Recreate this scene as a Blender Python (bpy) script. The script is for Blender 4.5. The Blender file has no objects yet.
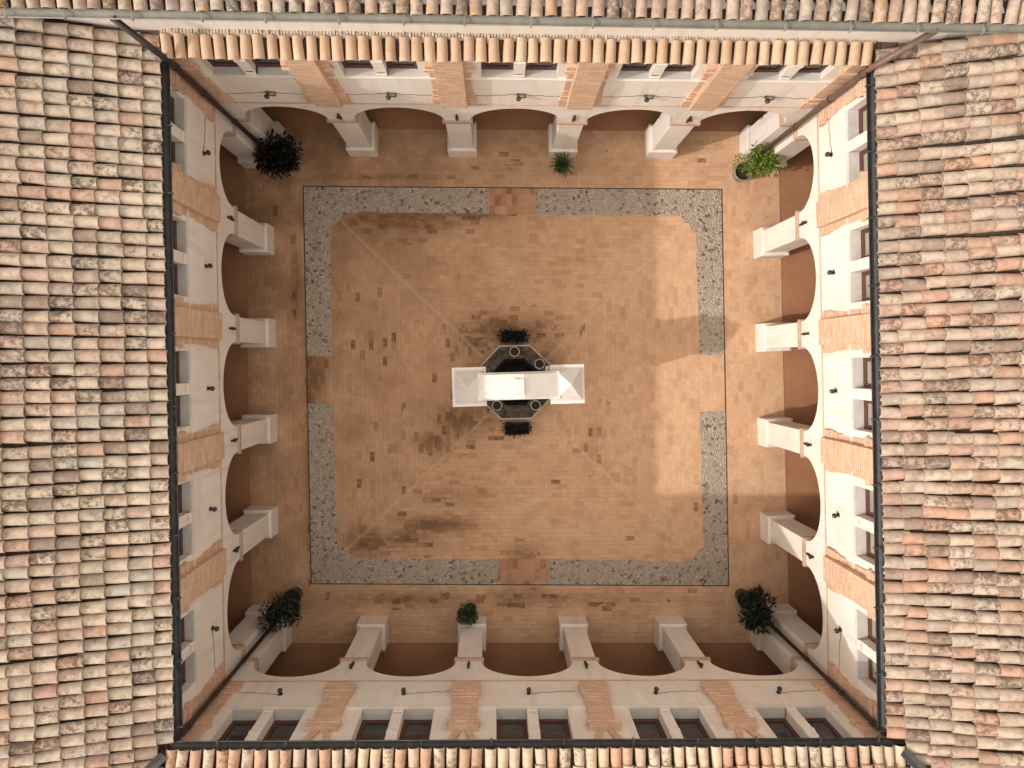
import bpy, bmesh, math, random
from mathutils import Vector, Matrix, noise as mnoise
random.seed(7)
R = math.radians
scene = bpy.context.scene
COL = scene.collection

# ------------------------------------------------------------------ camera
CAM_H = 18.5
cam_d = bpy.data.cameras.new('camera'); cam = bpy.data.objects.new('camera', cam_d); COL.objects.link(cam)
cam_d.sensor_width = 36.0; cam_d.lens = 36.0 * 700.0 / 1024.0
cam_d.clip_start = 0.1; cam_d.clip_end = 3000
nad = Vector(((495 - 512) / 700.0, (384 - 360) / 700.0, -1.0)).normalized()
zc = -nad
xc = (Vector((1, 0, 0)) - zc * zc.x).normalized()
yc = zc.cross(xc)
cam.matrix_world = Matrix.Translation((0, 0, CAM_H)) @ Matrix((xc, yc, zc)).to_4x4()
scene.camera = cam

# ------------------------------------------------------------------ light
SUN_EL, SUN_H = 32.0, Vector((-0.956, -0.292, 0)).normalized()     # horizontal direction towards the sun
sd = Vector((SUN_H.x * math.cos(R(SUN_EL)), SUN_H.y * math.cos(R(SUN_EL)), math.sin(R(SUN_EL))))
sun_d = bpy.data.lights.new('sun', 'SUN'); sun_d.energy = 2.15; sun_d.angle = R(0.8); sun_d.color = (1.0, 0.98, 0.94)
sun = bpy.data.objects.new('sun', sun_d); COL.objects.link(sun)
sun.rotation_euler = sd.to_track_quat('Z', 'Y').to_euler()
world = bpy.data.worlds.new('World'); scene.world = world; world.use_nodes = True
wn = world.node_tree; wn.nodes.clear()
sky = wn.nodes.new('ShaderNodeTexSky'); sky.sky_type = 'NISHITA'; sky.sun_disc = False
sky.sun_elevation = R(SUN_EL); sky.sun_rotation = math.atan2(sd.x, sd.y)
sky.air_density = 1.0; sky.dust_density = 10.0; sky.ozone_density = 0.3
hs = wn.nodes.new('ShaderNodeHueSaturation'); hs.inputs['Saturation'].default_value = 0.5; hs.inputs['Value'].default_value = 1.7
tint = wn.nodes.new('ShaderNodeMix'); tint.data_type = 'RGBA'; tint.inputs[0].default_value = 0.70       # even pale fill added to the sky colour to brighten the shade
tint.inputs[7].default_value = (9.4, 8.55, 7.4, 1)
bg = wn.nodes.new('ShaderNodeBackground'); bg.inputs['Strength'].default_value = 0.15
wo = wn.nodes.new('ShaderNodeOutputWorld')
wn.links.new(sky.outputs[0], hs.inputs['Color']); wn.links.new(hs.outputs[0], tint.inputs[6])
wn.links.new(tint.outputs[2], bg.inputs['Color']); wn.links.new(bg.outputs[0], wo.inputs[0])
vs = scene.view_settings
vs.view_transform = 'Standard'; vs.look = 'None'; vs.gamma = 1; vs.use_curve_mapping = False
vs.exposure = 0.16
scene.render.engine = 'CYCLES'
scene.cycles.max_bounces = 8; scene.cycles.diffuse_bounces = 5

# ------------------------------------------------------------------ node helpers
class NT:
    def __init__(s, name):
        s.mat = bpy.data.materials.new(name); s.mat.use_nodes = True
        s.t = s.mat.node_tree; s.t.nodes.clear()
        s.out = s.t.nodes.new('ShaderNodeOutputMaterial'); s.bsdf = s.t.nodes.new('ShaderNodeBsdfPrincipled')
        s.t.links.new(s.bsdf.outputs[0], s.out.inputs[0])
        s.pos = s.t.nodes.new('ShaderNodeNewGeometry').outputs['Position']
    def n(s, typ, **kw):
        nd = s.t.nodes.new(typ)
        for k, v in kw.items(): setattr(nd, k, v)
        return nd
    def put(s, sock, v):
        if isinstance(v, bpy.types.NodeSocket): s.t.links.new(v, sock)
        elif isinstance(v, (tuple, list)) and len(v) == 3 and sock.type == 'RGBA': sock.default_value = (*v, 1)
        else: sock.default_value = v
    def m(s, op, a, b=0.0, c=None, clamp=False):
        nd = s.n('ShaderNodeMath', operation=op, use_clamp=clamp)
        s.put(nd.inputs[0], a); s.put(nd.inputs[1], b)
        if c is not None: s.put(nd.inputs[2], c)
        return nd.outputs[0]
    def vm(s, op, a, b):
        nd = s.n('ShaderNodeVectorMath', operation=op); s.put(nd.inputs[0], a); s.put(nd.inputs[1], b); return nd.outputs[0]
    def xyz(s, v):
        nd = s.n('ShaderNodeSeparateXYZ'); s.put(nd.inputs[0], v); return nd.outputs[0], nd.outputs[1], nd.outputs[2]
    def comb(s, x, y, z=0.0):
        nd = s.n('ShaderNodeCombineXYZ'); s.put(nd.inputs[0], x); s.put(nd.inputs[1], y); s.put(nd.inputs[2], z); return nd.outputs[0]
    def noise(s, scale, detail=3.0, rough=0.55, vec=None, color=False):
        nd = s.n('ShaderNodeTexNoise'); s.put(nd.inputs['Vector'], s.pos if vec is None else vec)
        nd.inputs['Scale'].default_value = scale; nd.inputs['Detail'].default_value = detail; nd.inputs['Roughness'].default_value = rough
        return nd.outputs[1 if color else 0]
    def rng(s, v, a, b, lo=0.0, hi=1.0, smooth=False):
        nd = s.n('ShaderNodeMapRange'); nd.clamp = True
        if smooth: nd.interpolation_type = 'SMOOTHSTEP'
        s.put(nd.inputs[0], v)
        for i, x in ((1, a), (2, b), (3, lo), (4, hi)): s.put(nd.inputs[i], x)
        return nd.outputs[0]
    def mix(s, f, a, b, mode='MIX'):
        nd = s.n('ShaderNodeMix', data_type='RGBA', blend_type=mode)
        s.put(nd.inputs[0], f); s.put(nd.inputs[6], a); s.put(nd.inputs[7], b); return nd.outputs[2]
    def ramp(s, v, stops, const=False):
        nd = s.n('ShaderNodeValToRGB'); cr = nd.color_ramp
        if const: cr.interpolation = 'CONSTANT'
        while len(cr.elements) < len(stops): cr.elements.new(0.5)
        for e, (p, c) in zip(cr.elements, stops): e.position = p; e.color = (*c, 1)
        s.put(nd.inputs[0], v); return nd.outputs[0]
    def attr(s, name):
        nd = s.n('ShaderNodeAttribute', attribute_name=name); return nd.outputs['Fac']
    def bump(s, h, dist=0.01, strength=1.0):
        nd = s.n('ShaderNodeBump'); nd.inputs['Distance'].default_value = dist; nd.inputs['Strength'].default_value = strength
        s.put(nd.inputs['Height'], h); s.t.links.new(nd.outputs[0], s.bsdf.inputs['Normal'])
    def done(s, color, rough=0.8, spec=0.3, metal=0.0):
        s.put(s.bsdf.inputs['Base Color'], color); s.put(s.bsdf.inputs['Roughness'], rough)
        s.bsdf.inputs['Specular IOR Level'].default_value = spec; s.bsdf.inputs['Metallic'].default_value = metal
        return s.mat

def plaster_mat(name, base, dirt, amount=0.5):
    t = NT(name)
    big = t.noise(0.9, 4, 0.6)
    x, y, z = t.xyz(t.pos)
    streak = t.noise(1.0, 4, 0.6, t.comb(t.m('MULTIPLY', x, 5.0), t.m('MULTIPLY', y, 5.0), t.m('MULTIPLY', z, 0.5)))
    a = t.rng(big, 0.42, 0.75, 0, amount)
    b = t.rng(streak, 0.47, 0.68, 0, amount * .85)
    c = t.mix(t.m('MAXIMUM', a, b), base, dirt)
    spot = t.rng(t.noise(9, 4, 0.7), 0.66, 0.74, 0, 0.35)
    c = t.mix(spot, c, tuple(v * 0.7 for v in dirt))
    t.bump(t.noise(26, 4, 0.6), 0.006, 0.6)
    return t.done(c, 0.9, 0.15)

def brick_face_mat(name, c1, c2, course=0.075):
    """narrow brick courses on vertical faces; world z makes the courses, world x/y the joints"""
    t = NT(name); x, y, z = t.xyz(t.pos)
    zz = t.m('DIVIDE', z, course); row = t.m('FLOOR', zz); fz = t.m('FRACT', zz)
    al = t.m('ADD', t.m('DIVIDE', t.m('ADD', x, y), 0.26), t.m('MULTIPLY', t.m('MODULO', row, 2.0), 0.5))
    colm = t.m('FLOOR', al); fx = t.m('FRACT', al)
    wn_ = t.n('ShaderNodeTexWhiteNoise', noise_dimensions='2D'); t.put(wn_.inputs['Vector'], t.comb(row, colm))
    r = wn_.outputs[0]
    c = t.mix(r, c1, c2)
    c = t.mix(t.rng(t.noise(3, 4, .6), .45, .75, 0, .45), c, tuple(v * .72 for v in c2))
    c = t.mix(t.rng(t.noise(14, 3, .6), .55, .8, 0, .4), c, tuple(min(1, v * 1.35) for v in c1))
    jt = t.m('MAXIMUM', t.rng(fz, 0.0, .2, 1, 0), t.rng(fx, 0.0, .035, 1, 0))
    c = t.mix(t.m('MULTIPLY', jt, t.rng(t.noise(5, 3, .6), .35, .65, .1, .6)), c, (0.27, 0.17, 0.11))
    t.bump(t.m('ADD', t.m('MULTIPLY', jt, -1.0), t.noise(40, 3)), 0.012, .9)
    return t.done(c, 0.92, 0.1)

def tile_mat(name, pal, dark, dark_amt, lichen_amt, pale_amt=0.35, soil=.55):
    t = NT(name)
    r1, r2 = t.attr('tone'), t.attr('wear')
    n = len(pal); pal = [tuple(v * 1.14 for v in p) for p in pal]
    c = t.ramp(r1, [(i / n, p) for i, p in enumerate(pal)], True)
    off = t.vm('ADD', t.pos, t.comb(t.m('MULTIPLY', r2, 37.0), t.m('MULTIPLY', r1, 53.0), 0.0))
    grain = t.noise(34, 5, 0.7, off)
    blotch = t.noise(11, 5, 0.65, off)
    c = t.mix(t.rng(grain, .3, .7, 0, 1), t.mix(.22, c, (.1, .07, .05)), t.mix(.16, c, (.75, .62, .5)))
    pale = t.rng(t.noise(7, 4, .6, off), .5, .68, 0, pale_amt)
    c = t.mix(pale, c, (.52, .44, .35))
    th = t.rng(r2, 0.0, 1.0, .74, .74 - dark_amt)
    zone = t.noise(.7, 4, .6)       # weathering spreads over whole stretches of roof
    c = t.mix(t.rng(zone, .45, .7, 0, .35), c, t.mix(grain, (.20, .13, .09), (.36, .24, .17)))
    dk = t.rng(t.m('SUBTRACT', t.m('ADD', t.m('MULTIPLY', blotch, .6), t.m('MULTIPLY', grain, .4)), th), -.02, .1, 0, .85)
    c = t.mix(dk, c, dark)
    lsp = t.noise(13, 3, .6, t.vm('ADD', off, (5.0, 3.0, 1.0)))
    wl = t.rng(t.m('FRACT', t.m('MULTIPLY', r2, 7.31)), 0, 1, .85, .85 - lichen_amt)
    c = t.mix(t.rng(t.m('SUBTRACT', lsp, wl), 0, .09, 0, .85), c, t.mix(grain, (.34, .17, .05), (.54, .25, .05)))
    so = t.noise(5.5, 5, .7, off)
    c = t.mix(t.rng(t.m('ADD', t.m('MULTIPLY', so, .7), t.m('MULTIPLY', grain, .3)), .46, .64, 0, soil), c, tuple(v * 2.0 for v in dark))
    lg = t.rng(t.noise(60, 3, .6, off), .62, .7, 0, .4)
    c = t.mix(lg, c, (.56, .52, .44))
    c = t.mix(t.m('MULTIPLY', t.attr('pan'), .88), c, (.034, .023, .016))      # channel tiles painted near black to deepen the shade between rows
    t.bump(t.m('ADD', grain, t.m('MULTIPLY', blotch, .5)), 0.008, .7)
    return t.done(c, 0.92, 0.12)

def simple_mat(name, c1, c2, scale=6, rough=.7, spec=.3, metal=0.0, bump=0.003):
    t = NT(name)
    c = t.mix(t.rng(t.noise(scale, 5, .65), .35, .7), c1, c2)
    t.bump(t.noise(scale * 5, 4, .6), bump, .6)
    return t.done(c, rough, spec, metal)

# plan: the four corners of the courtyard's wall faces (the court is not quite square)
NW, NE, SE, SW = Vector((-5.80, 5.33, 0)), Vector((6.81, 5.33, 0)), Vector((7.245, -6.95, 0)), Vector((-5.76, -6.84, 0))
CC = (0.55, -0.74)           # where the paving's diagonals meet

def paving_mat():
    t = NT('terracotta_paving'); x, y, z = t.xyz(t.pos)
    wob = t.noise(1.3, 2, .5, color=True); wx, wy, _ = t.xyz(t.vm('SUBTRACT', wob, (.5, .5, .5)))
    px = t.m('ADD', x, t.m('MULTIPLY', wx, .05)); py = t.m('ADD', y, t.m('MULTIPLY', wy, .05))
    dx = t.m('SUBTRACT', px, CC[0]); dy = t.m('SUBTRACT', py, CC[1])
    ax = t.m('DIVIDE', t.m('ABSOLUTE', dx), 5.45); ay = t.m('DIVIDE', t.m('ABSOLUTE', dy), 5.22)
    side = t.m('GREATER_THAN', ax, ay)
    inside = t.m('LESS_THAN', t.m('MAXIMUM', ax, ay), 1.0)
    sel = t.m('MULTIPLY', side, 1.0)
    u = t.m('ADD', t.m('MULTIPLY', py, sel), t.m('MULTIPLY', px, t.m('SUBTRACT', 1.0, sel)))
    v = t.m('ADD', t.m('MULTIPLY', px, sel), t.m('MULTIPLY', py, t.m('SUBTRACT', 1.0, sel)))
    vv = t.m('DIVIDE', v, .118); row = t.m('FLOOR', vv); fv = t.m('FRACT', vv)
    wnr = t.n('ShaderNodeTexWhiteNoise', noise_dimensions='1D'); t.put(wnr.inputs['W'], row)
    uu = t.m('ADD', t.m('DIVIDE', u, .245), t.m('ADD', wnr.outputs[0], t.m('MULTIPLY', sel, 17.0)))
    cl = t.m('FLOOR', uu); fu = t.m('FRACT', uu)
    wn_ = t.n('ShaderNodeTexWhiteNoise', noise_dimensions='2D'); t.put(wn_.inputs['Vector'], t.comb(row, cl))
    r = wn_.outputs[0]; r2, r3, _ = t.xyz(wn_.outputs[1])
    base = t.ramp(r, [(0, (.58, .34, .195)), (.25, (.62, .37, .22)), (.5, (.60, .35, .205)), (.8, (.635, .395, .245)), (.97, (.51, .28, .15))])
    # large worn patches, paler where people walk
    base = t.mix(t.rng(t.noise(.55, 4, .6), .4, .68, 0, .5), base, (.66, .43, .27))
    base = t.mix(t.rng(t.noise(2.1, 5, .65), .46, .72, 0, .5), base, (.38, .21, .115))
    base = t.mix(t.m('MULTIPLY', t.rng(t.noise(.8, 6, .65, t.vm('ADD', t.pos, (9.0, 4.0, 0.0))), .30, .58), t.rng(t.m('ADD', t.m('ADD', x, t.m('MULTIPLY', y, -.5)), t.m('MULTIPLY', t.noise(.35, 3, .5), 5.0)), -6.0, 4.5, .95, .0)), base, (.25, .125, .055))  # brown dirt thickening north-west, with part of the shade there painted in
    base = t.mix(t.rng(t.noise(22, 4, .7), .5, .75, 0, .3), base, (.62, .46, .34))
    # damp / burnt bricks gather in certain places
    damp = None
    for (bx, by, sx, sy, w) in STAINS:
        ex = t.m('DIVIDE', t.m('SUBTRACT', x, bx), sx); ey = t.m('DIVIDE', t.m('SUBTRACT', y, by), sy)
        g = t.m('MULTIPLY', t.m('EXPONENT', t.m('MULTIPLY', t.m('ADD', t.m('MULTIPLY', ex, ex), t.m('MULTIPLY', ey, ey)), -1.0)), w)
        damp = g if damp is None else t.m('MAXIMUM', damp, g)
    patch = t.rng(t.noise(1.6, 4, .65), .38, .66)
    dl = t.m('ADD', t.m('MULTIPLY', damp, t.m('ADD', .35, t.m('MULTIPLY', patch, .85))), .003)
    hit = t.m('LESS_THAN', r2, dl)
    tone = t.ramp(r3, [(0, (.075, .034, .013)), (.3, (.16, .075, .03)), (.6, (.28, .14, .062)), (1, (.40, .22, .115))])
    base = t.mix(t.m('MULTIPLY', hit, t.rng(t.noise(9, 4, .7), .25, .65, .15, .95)), base, tone)
    # soft staining that crosses the joints
    soft = t.m('MULTIPLY', damp, t.rng(t.noise(1.0, 6, .7, t.comb(t.m('MULTIPLY', u, 2.2), t.m('MULTIPLY', v, 7.0))), .30, .52))
    base = t.mix(t.m('MULTIPLY', soft, .9), base, (.15, .068, .026))
    base = t.mix(t.m('MULTIPLY', t.m('MULTIPLY', damp, .55), t.rng(t.noise(5, 5, .65), .3, .6)), base, (.22, .12, .06))
    base = t.mix(t.rng(t.noise(1.0, 5, .7, t.comb(t.m('MULTIPLY', px, 9.0), t.m('MULTIPLY', py, 3.0))), .5, .75, 0, .22), base, (.34, .19, .105))
    base = t.mix(t.rng(t.noise(1.0, 5, .7, t.comb(t.m('MULTIPLY', px, 2.2), t.m('MULTIPLY', py, 8.0), 4.0)), .52, .75, 0, .25), base, (.38, .21, .12))
    spk = t.rng(t.noise(7, 3, .5), .72, .77, 0, .7)
    base = t.mix(spk, base, (.16, .09, .05))
    jt = t.m('MAXIMUM', t.rng(fv, 0, .085, 1, 0), t.rng(fu, 0, .04, 1, 0))
    base = t.mix(t.m('MULTIPLY', jt, .5), base, (.30, .19, .12))
    # the ribs of upright bricks along the diagonals
    rib = t.m('LESS_THAN', t.m('ABSOLUTE', t.m('SUBTRACT', ax, ay)), .012)
    base = t.mix(t.m('MULTIPLY', t.m('MULTIPLY', rib, inside), .24), base, (.64, .45, .31))
    t.bump(t.m('ADD', t.m('MULTIPLY', jt, -1.0), t.m('MULTIPLY', t.noise(30, 3), .6)), .006, .7)
    return t.done(base, t.rng(r, 0, 1, .7, .9), .2)

STAINS = [  # world x, y, half widths, strength
    (-2.4, 3.72, 1.5, .36, 1.0), (-.7, 3.85, 1.1, .2, .8), (-3.7, 3.6, .5, .3, .6), (-.9, -1.6, .75, .5, 1.0), (-1.6, -2.2, .45, .35, .8), (-.3, -1.0, .3, .5, .7),
    (.35, .8, 1.2, .4, .9), (-.6, .6, .6, .5, .6), (1.5, .3, .3, .6, .4), (-3.4, -4.8, .5, .4, 1.0), (-1.5, -4.35, .9, .22, 1.0), (-2.4, -4.7, .8, .3, .7), (.7, -5.2, .4, .3, .7), (-1.0, -3.6, 1.0, .3, .35),
    (-4.85, .2, .13, 1.7, 1.0), (-4.85, -3.6, .16, 1.8, .7), (-5.2, 2.0, .12, .9, .6), (-4.72, -.4, .25, .5, 1.0), (-2.4, -6.35, 1.5, .2, .6), (2.6, -6.4, 2.0, .22, .3), (.7, -6.3, .8, .3, .6),
    (-2.6, .6, 1.6, 1.8, .07), (-3.2, -2.2, .9, 1.4, .08), (2.6, -2.2, .4, 1.0, .14), (-3.0, 4.75, 1.6, .1, .45), (.6, 5.0, 3.5, .15, .14)]

def cobble_mat():
    t = NT('river_pebbles')
    def vor(feature, scale):
        nd = t.n('ShaderNodeTexVoronoi', feature=feature); t.put(nd.inputs['Vector'], t.pos); nd.inputs['Scale'].default_value = scale; return nd
    v1 = vor('F1', 14.5); d1 = vor('DISTANCE_TO_EDGE', 14.5)
    r, g, _ = t.xyz(v1.outputs['Color'])
    c = t.ramp(r, [(0, (.37, .285, .215)), (.2, (.45, .36, .28)), (.4, (.50, .405, .32)), (.6, (.41, .32, .25)), (.78, (.55, .465, .38)), (.91, (.27, .20, .15)), (1, (.09, .065, .05))])
    c = t.mix(t.rng(t.noise(1.2, 4, .6), .45, .7, 0, .35), c, (.40, .31, .24))
    edge = t.rng(d1.outputs[0], 0, .16, 1, 0)
    c = t.mix(t.m('MULTIPLY', edge, .6), c, (.27, .21, .165))
    c = t.mix(t.rng(t.noise(60, 3, .6), .5, .8, 0, .3), c, (.62, .56, .5))
    t.bump(t.rng(d1.outputs[0], 0, .35, 0, 1, True), .015, 1.0)
    return t.done(c, .75, .25)

M = dict(
    plaster=plaster_mat('white_limewash', (.74, .67, .60), (.57, .47, .385), .6),
    plaster2=plaster_mat('well_limewash', (.66, .615, .56), (.50, .45, .39), .5),
    brick=brick_face_mat('tan_brick', (.72, .49, .345), (.60, .39, .265)),
    trim=simple_mat('worn_tan_trim', (.52, .37, .275), (.37, .24, .17), 5, .9, .1),
    gutter_dark=simple_mat('dark_painted_metal', (.028, .026, .025), (.06, .055, .052), 7, .5, .4),
    gutter_green=simple_mat('weathered_zinc', (.19, .18, .15), (.27, .25, .21), 4, .6, .4),
    pipe_brown=simple_mat('brown_painted_pipe', (.17, .10, .075), (.11, .065, .05), 5, .5, .4),
    pipe_dark=simple_mat('dark_brown_pipe', (.028, .02, .017), (.045, .032, .026), 5, .5, .4),
    wood=simple_mat('red_brown_wood', (.10, .042, .032), (.07, .032, .025), 9, .6, .3),
    iron=simple_mat('black_iron', (.02, .018, .017), (.045, .04, .036), 12, .55, .4),
    dark_stone=simple_mat('dark_wet_stone', (.035, .028, .022), (.17, .135, .105), 7, .75, .3, bump=.01),
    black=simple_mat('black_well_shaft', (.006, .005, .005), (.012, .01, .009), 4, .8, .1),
    pale_stone=simple_mat('pale_stone_rim', (.52, .47, .40), (.38, .33, .28), 9, .8, .2),
    terracotta=simple_mat('terracotta_pot_clay', (.42, .20, .11), (.33, .16, .10), 8, .8, .2),
    dark_pot=simple_mat('dark_glazed_pot', (.035, .03, .028), (.06, .05, .045), 8, .5, .4),
    grey_pot=simple_mat('grey_pot_clay', (.33, .29, .25), (.22, .19, .17), 8, .8, .2),
    sill=simple_mat('grey_stone_sill', (.56, .52, .48), (.46, .42, .385), 4, .85, .2),
    cable=simple_mat('old_grey_cable', (.16, .14, .12), (.10, .085, .075), 8, .7, .2),
    soil=simple_mat('potting_soil', (.035, .024, .016), (.06, .04, .026), 20, .95, .1, bump=.02),
    bark=simple_mat('grey_brown_bark', (.12, .085, .06), (.08, .055, .04), 14, .9, .1),
    gallery=simple_mat('red_cement_floor', (.41, .195, .105), (.34, .155, .08), 1.5, .75, .25),
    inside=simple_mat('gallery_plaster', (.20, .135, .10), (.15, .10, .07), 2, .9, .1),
    earth=simple_mat('dry_earth', (.30, .23, .15), (.20, .16, .10), .2, .95, .1, bump=.02),
    slat=simple_mat('roof_board', (.12, .08, .055), (.08, .055, .04), 5, .9, .1),
    mortar=simple_mat('lime_mortar', (.60, .50, .41), (.50, .38, .28), 8, .95, .1, bump=.02),
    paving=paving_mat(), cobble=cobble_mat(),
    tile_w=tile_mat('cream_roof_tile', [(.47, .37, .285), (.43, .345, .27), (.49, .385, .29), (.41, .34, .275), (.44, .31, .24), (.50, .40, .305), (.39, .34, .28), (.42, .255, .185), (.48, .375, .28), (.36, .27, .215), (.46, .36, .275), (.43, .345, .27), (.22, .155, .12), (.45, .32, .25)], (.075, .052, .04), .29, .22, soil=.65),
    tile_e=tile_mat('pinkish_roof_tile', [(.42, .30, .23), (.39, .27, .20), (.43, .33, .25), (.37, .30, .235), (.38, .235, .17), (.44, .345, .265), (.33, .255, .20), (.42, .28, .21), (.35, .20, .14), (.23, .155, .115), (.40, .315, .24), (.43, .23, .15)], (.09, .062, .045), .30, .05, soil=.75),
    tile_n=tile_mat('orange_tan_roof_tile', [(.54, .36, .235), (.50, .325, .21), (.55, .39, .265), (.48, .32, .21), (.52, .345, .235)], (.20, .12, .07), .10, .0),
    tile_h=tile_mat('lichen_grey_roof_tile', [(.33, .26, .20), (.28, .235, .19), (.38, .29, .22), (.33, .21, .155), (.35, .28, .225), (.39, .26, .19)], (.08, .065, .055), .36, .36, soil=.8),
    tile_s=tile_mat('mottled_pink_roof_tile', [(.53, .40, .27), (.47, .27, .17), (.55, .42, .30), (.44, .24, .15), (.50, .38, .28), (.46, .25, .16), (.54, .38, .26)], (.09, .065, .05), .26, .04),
)
_g = NT('dark_window_glass'); M['glass'] = _g.done(_g.mix(_g.rng(_g.noise(2, 2), .4, .7), (.03, .026, .024), (.055, .048, .044)), .12, .5)
_g = NT('curtained_window_glass'); M['glass_pale'] = _g.done(_g.mix(_g.rng(_g.noise(2, 2), .4, .7), (.30, .26, .20), (.22, .19, .15)), .25, .5)

def leaf_mat(name, a, b, spec=.35):
    t = NT(name)
    c = t.mix(t.attr('tone'), a, b)
    t.bsdf.inputs['Transmission Weight'].default_value = 0
    return t.done(c, .5, spec)
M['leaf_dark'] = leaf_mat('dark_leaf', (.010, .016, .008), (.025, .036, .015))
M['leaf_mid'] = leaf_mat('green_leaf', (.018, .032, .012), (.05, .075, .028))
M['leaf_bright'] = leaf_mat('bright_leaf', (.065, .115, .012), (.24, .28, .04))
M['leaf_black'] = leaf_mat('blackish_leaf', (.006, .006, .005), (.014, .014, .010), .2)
M['petal'] = leaf_mat('white_petal', (.5, .46, .42), (.62, .58, .53), .2)

# ------------------------------------------------------------------ mesh helpers
class MB:
    """collects vertices and faces in the parent's own frame; build() links ONE mesh object"""
    def __init__(s): s.v = []; s.f = []; s.smooth = []; s.att = {}
    def add(s, vs_, fs, smooth=False, **att):
        o = len(s.v); s.v += [tuple(p) for p in vs_]
        for f in fs:
            s.f.append([i + o for i in f]); s.smooth.append(smooth)
            for k in s.att: s.att[k].append(att.get(k, 0.0))
        return o
    def need(s, *names):
        for k in names: s.att[k] = []
        return s
    def box(s, x0, x1, y0, y1, z0, z1, **att):
        s.add([(x0, y0, z0), (x1, y0, z0), (x1, y1, z0), (x0, y1, z0), (x0, y0, z1), (x1, y0, z1), (x1, y1, z1), (x0, y1, z1)],
              [(3, 2, 1, 0), (4, 5, 6, 7), (0, 1, 5, 4), (1, 2, 6, 5), (2, 3, 7, 6), (3, 0, 4, 7)], **att)
    def frustum(s, b0, b1, z0, z1):
        (ax0, ax1, ay0, ay1), (bx0, bx1, by0, by1) = b0, b1
        s.add([(ax0, ay0, z0), (ax1, ay0, z0), (ax1, ay1, z0), (ax0, ay1, z0), (bx0, by0, z1), (bx1, by0, z1), (bx1, by1, z1), (bx0, by1, z1)],
              [(3, 2, 1, 0), (4, 5, 6, 7), (0, 1, 5, 4), (1, 2, 6, 5), (2, 3, 7, 6), (3, 0, 4, 7)])
    def prism(s, prof, u0, u1, m0=0.0, m1=0.0):
        """profile of (depth, z) swept along u; the ends are mitred by m0/m1 times the depth"""
        n = len(prof)
        a = [(u0 - d * m0, d, z) for d, z in prof]; b = [(u1 + d * m1, d, z) for d, z in prof]
        s.add(a + b, [tuple(range(n)), tuple(range(2 * n - 1, n - 1, -1))] + [(i, i + n, (i + 1) % n + n, (i + 1) % n) for i in range(n)])
    def tube(s, pts, r, seg=8, caps=True):
        pts = [Vector(p) for p in pts]; rings = []
        rad = r if isinstance(r, (list, tuple)) else [r] * len(pts)
        up0 = None
        for i, p in enumerate(pts):
            t = (pts[min(i + 1, len(pts) - 1)] - pts[max(i - 1, 0)]).normalized()
            a = t.cross(Vector((0, 0, 1)) if abs(t.z) < .95 else Vector((1, 0, 0))).normalized()
            if up0 is not None and a.dot(up0) < 0: a = -a
            up0 = a; b = t.cross(a)
            rings.append([p + (a * math.cos(2 * math.pi * k / seg) + b * math.sin(2 * math.pi * k / seg)) * rad[i] for k in range(seg)])
        vs_ = [q for rg in rings for q in rg]; fs = []
        for i in range(len(pts) - 1):
            for k in range(seg):
                k2 = (k + 1) % seg
                fs.append((i * seg + k, i * seg + k2, (i + 1) * seg + k2, (i + 1) * seg + k))
        o = s.add(vs_, fs, True)
        if caps:
            s.f.append([o + k for k in range(seg)][::-1]); s.smooth.append(False)
            s.f.append([o + (len(pts) - 1) * seg + k for k in range(seg)]); s.smooth.append(False)
            for k in s.att: s.att[k] += [0.0, 0.0]
    def lathe(s, prof, c=(0, 0, 0), seg=20, smooth=True):
        n = len(prof); vs_ = []
        for r, z in prof:
            vs_ += [(c[0] + r * math.cos(2 * math.pi * k / seg), c[1] + r * math.sin(2 * math.pi * k / seg), c[2] + z) for k in range(seg)]
        s.add(vs_, [(i * seg + k, i * seg + (k + 1) % seg, (i + 1) * seg + (k + 1) % seg, (i + 1) * seg + k) for i in range(n - 1) for k in range(seg)], smooth)
    def build(s, name, mat, parent=None, bevel=0.0, recalc=True):
        me = bpy.data.meshes.new(name); me.from_pydata(s.v, [], s.f)
        me.polygons.foreach_set('use_smooth', s.smooth)
        for k, vals in s.att.items():
            a = me.attributes.new(k, 'FLOAT', 'FACE'); a.data.foreach_set('value', vals)
        if recalc:
            bm = bmesh.new(); bm.from_mesh(me); bmesh.ops.recalc_face_normals(bm, faces=bm.faces); bm.to_mesh(me); bm.free()
        me.materials.append(mat); me.update()
        o = bpy.data.objects.new(name, me); COL.objects.link(o)
        if parent is not None: o.parent = parent
        if bevel:
            b = o.modifiers.new('bevel', 'BEVEL'); b.width = bevel; b.segments = 2; b.limit_method = 'ANGLE'; b.angle_limit = R(40)
        return o

def tag(o, label, cat, group=None):
    o['label'] = label; o['category'] = cat
    if group: o['group'] = group
    return o
def thing(name, label, cat, loc=(0, 0, 0), rz=0.0, group=None):
    o = bpy.data.objects.new(name, None); COL.objects.link(o); o.location = loc; o.rotation_euler = (0, 0, rz); o.empty_display_size = .2
    return tag(o, label, cat, group)
def struct(o): o['kind'] = 'structure'; return o
def copy_part(o, parent, loc):
    c = o.copy(); COL.objects.link(c); c.parent = parent; c.location = loc
    for ch in list(o.children):
        d = ch.copy(); COL.objects.link(d); d.parent = c
    return c

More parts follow.
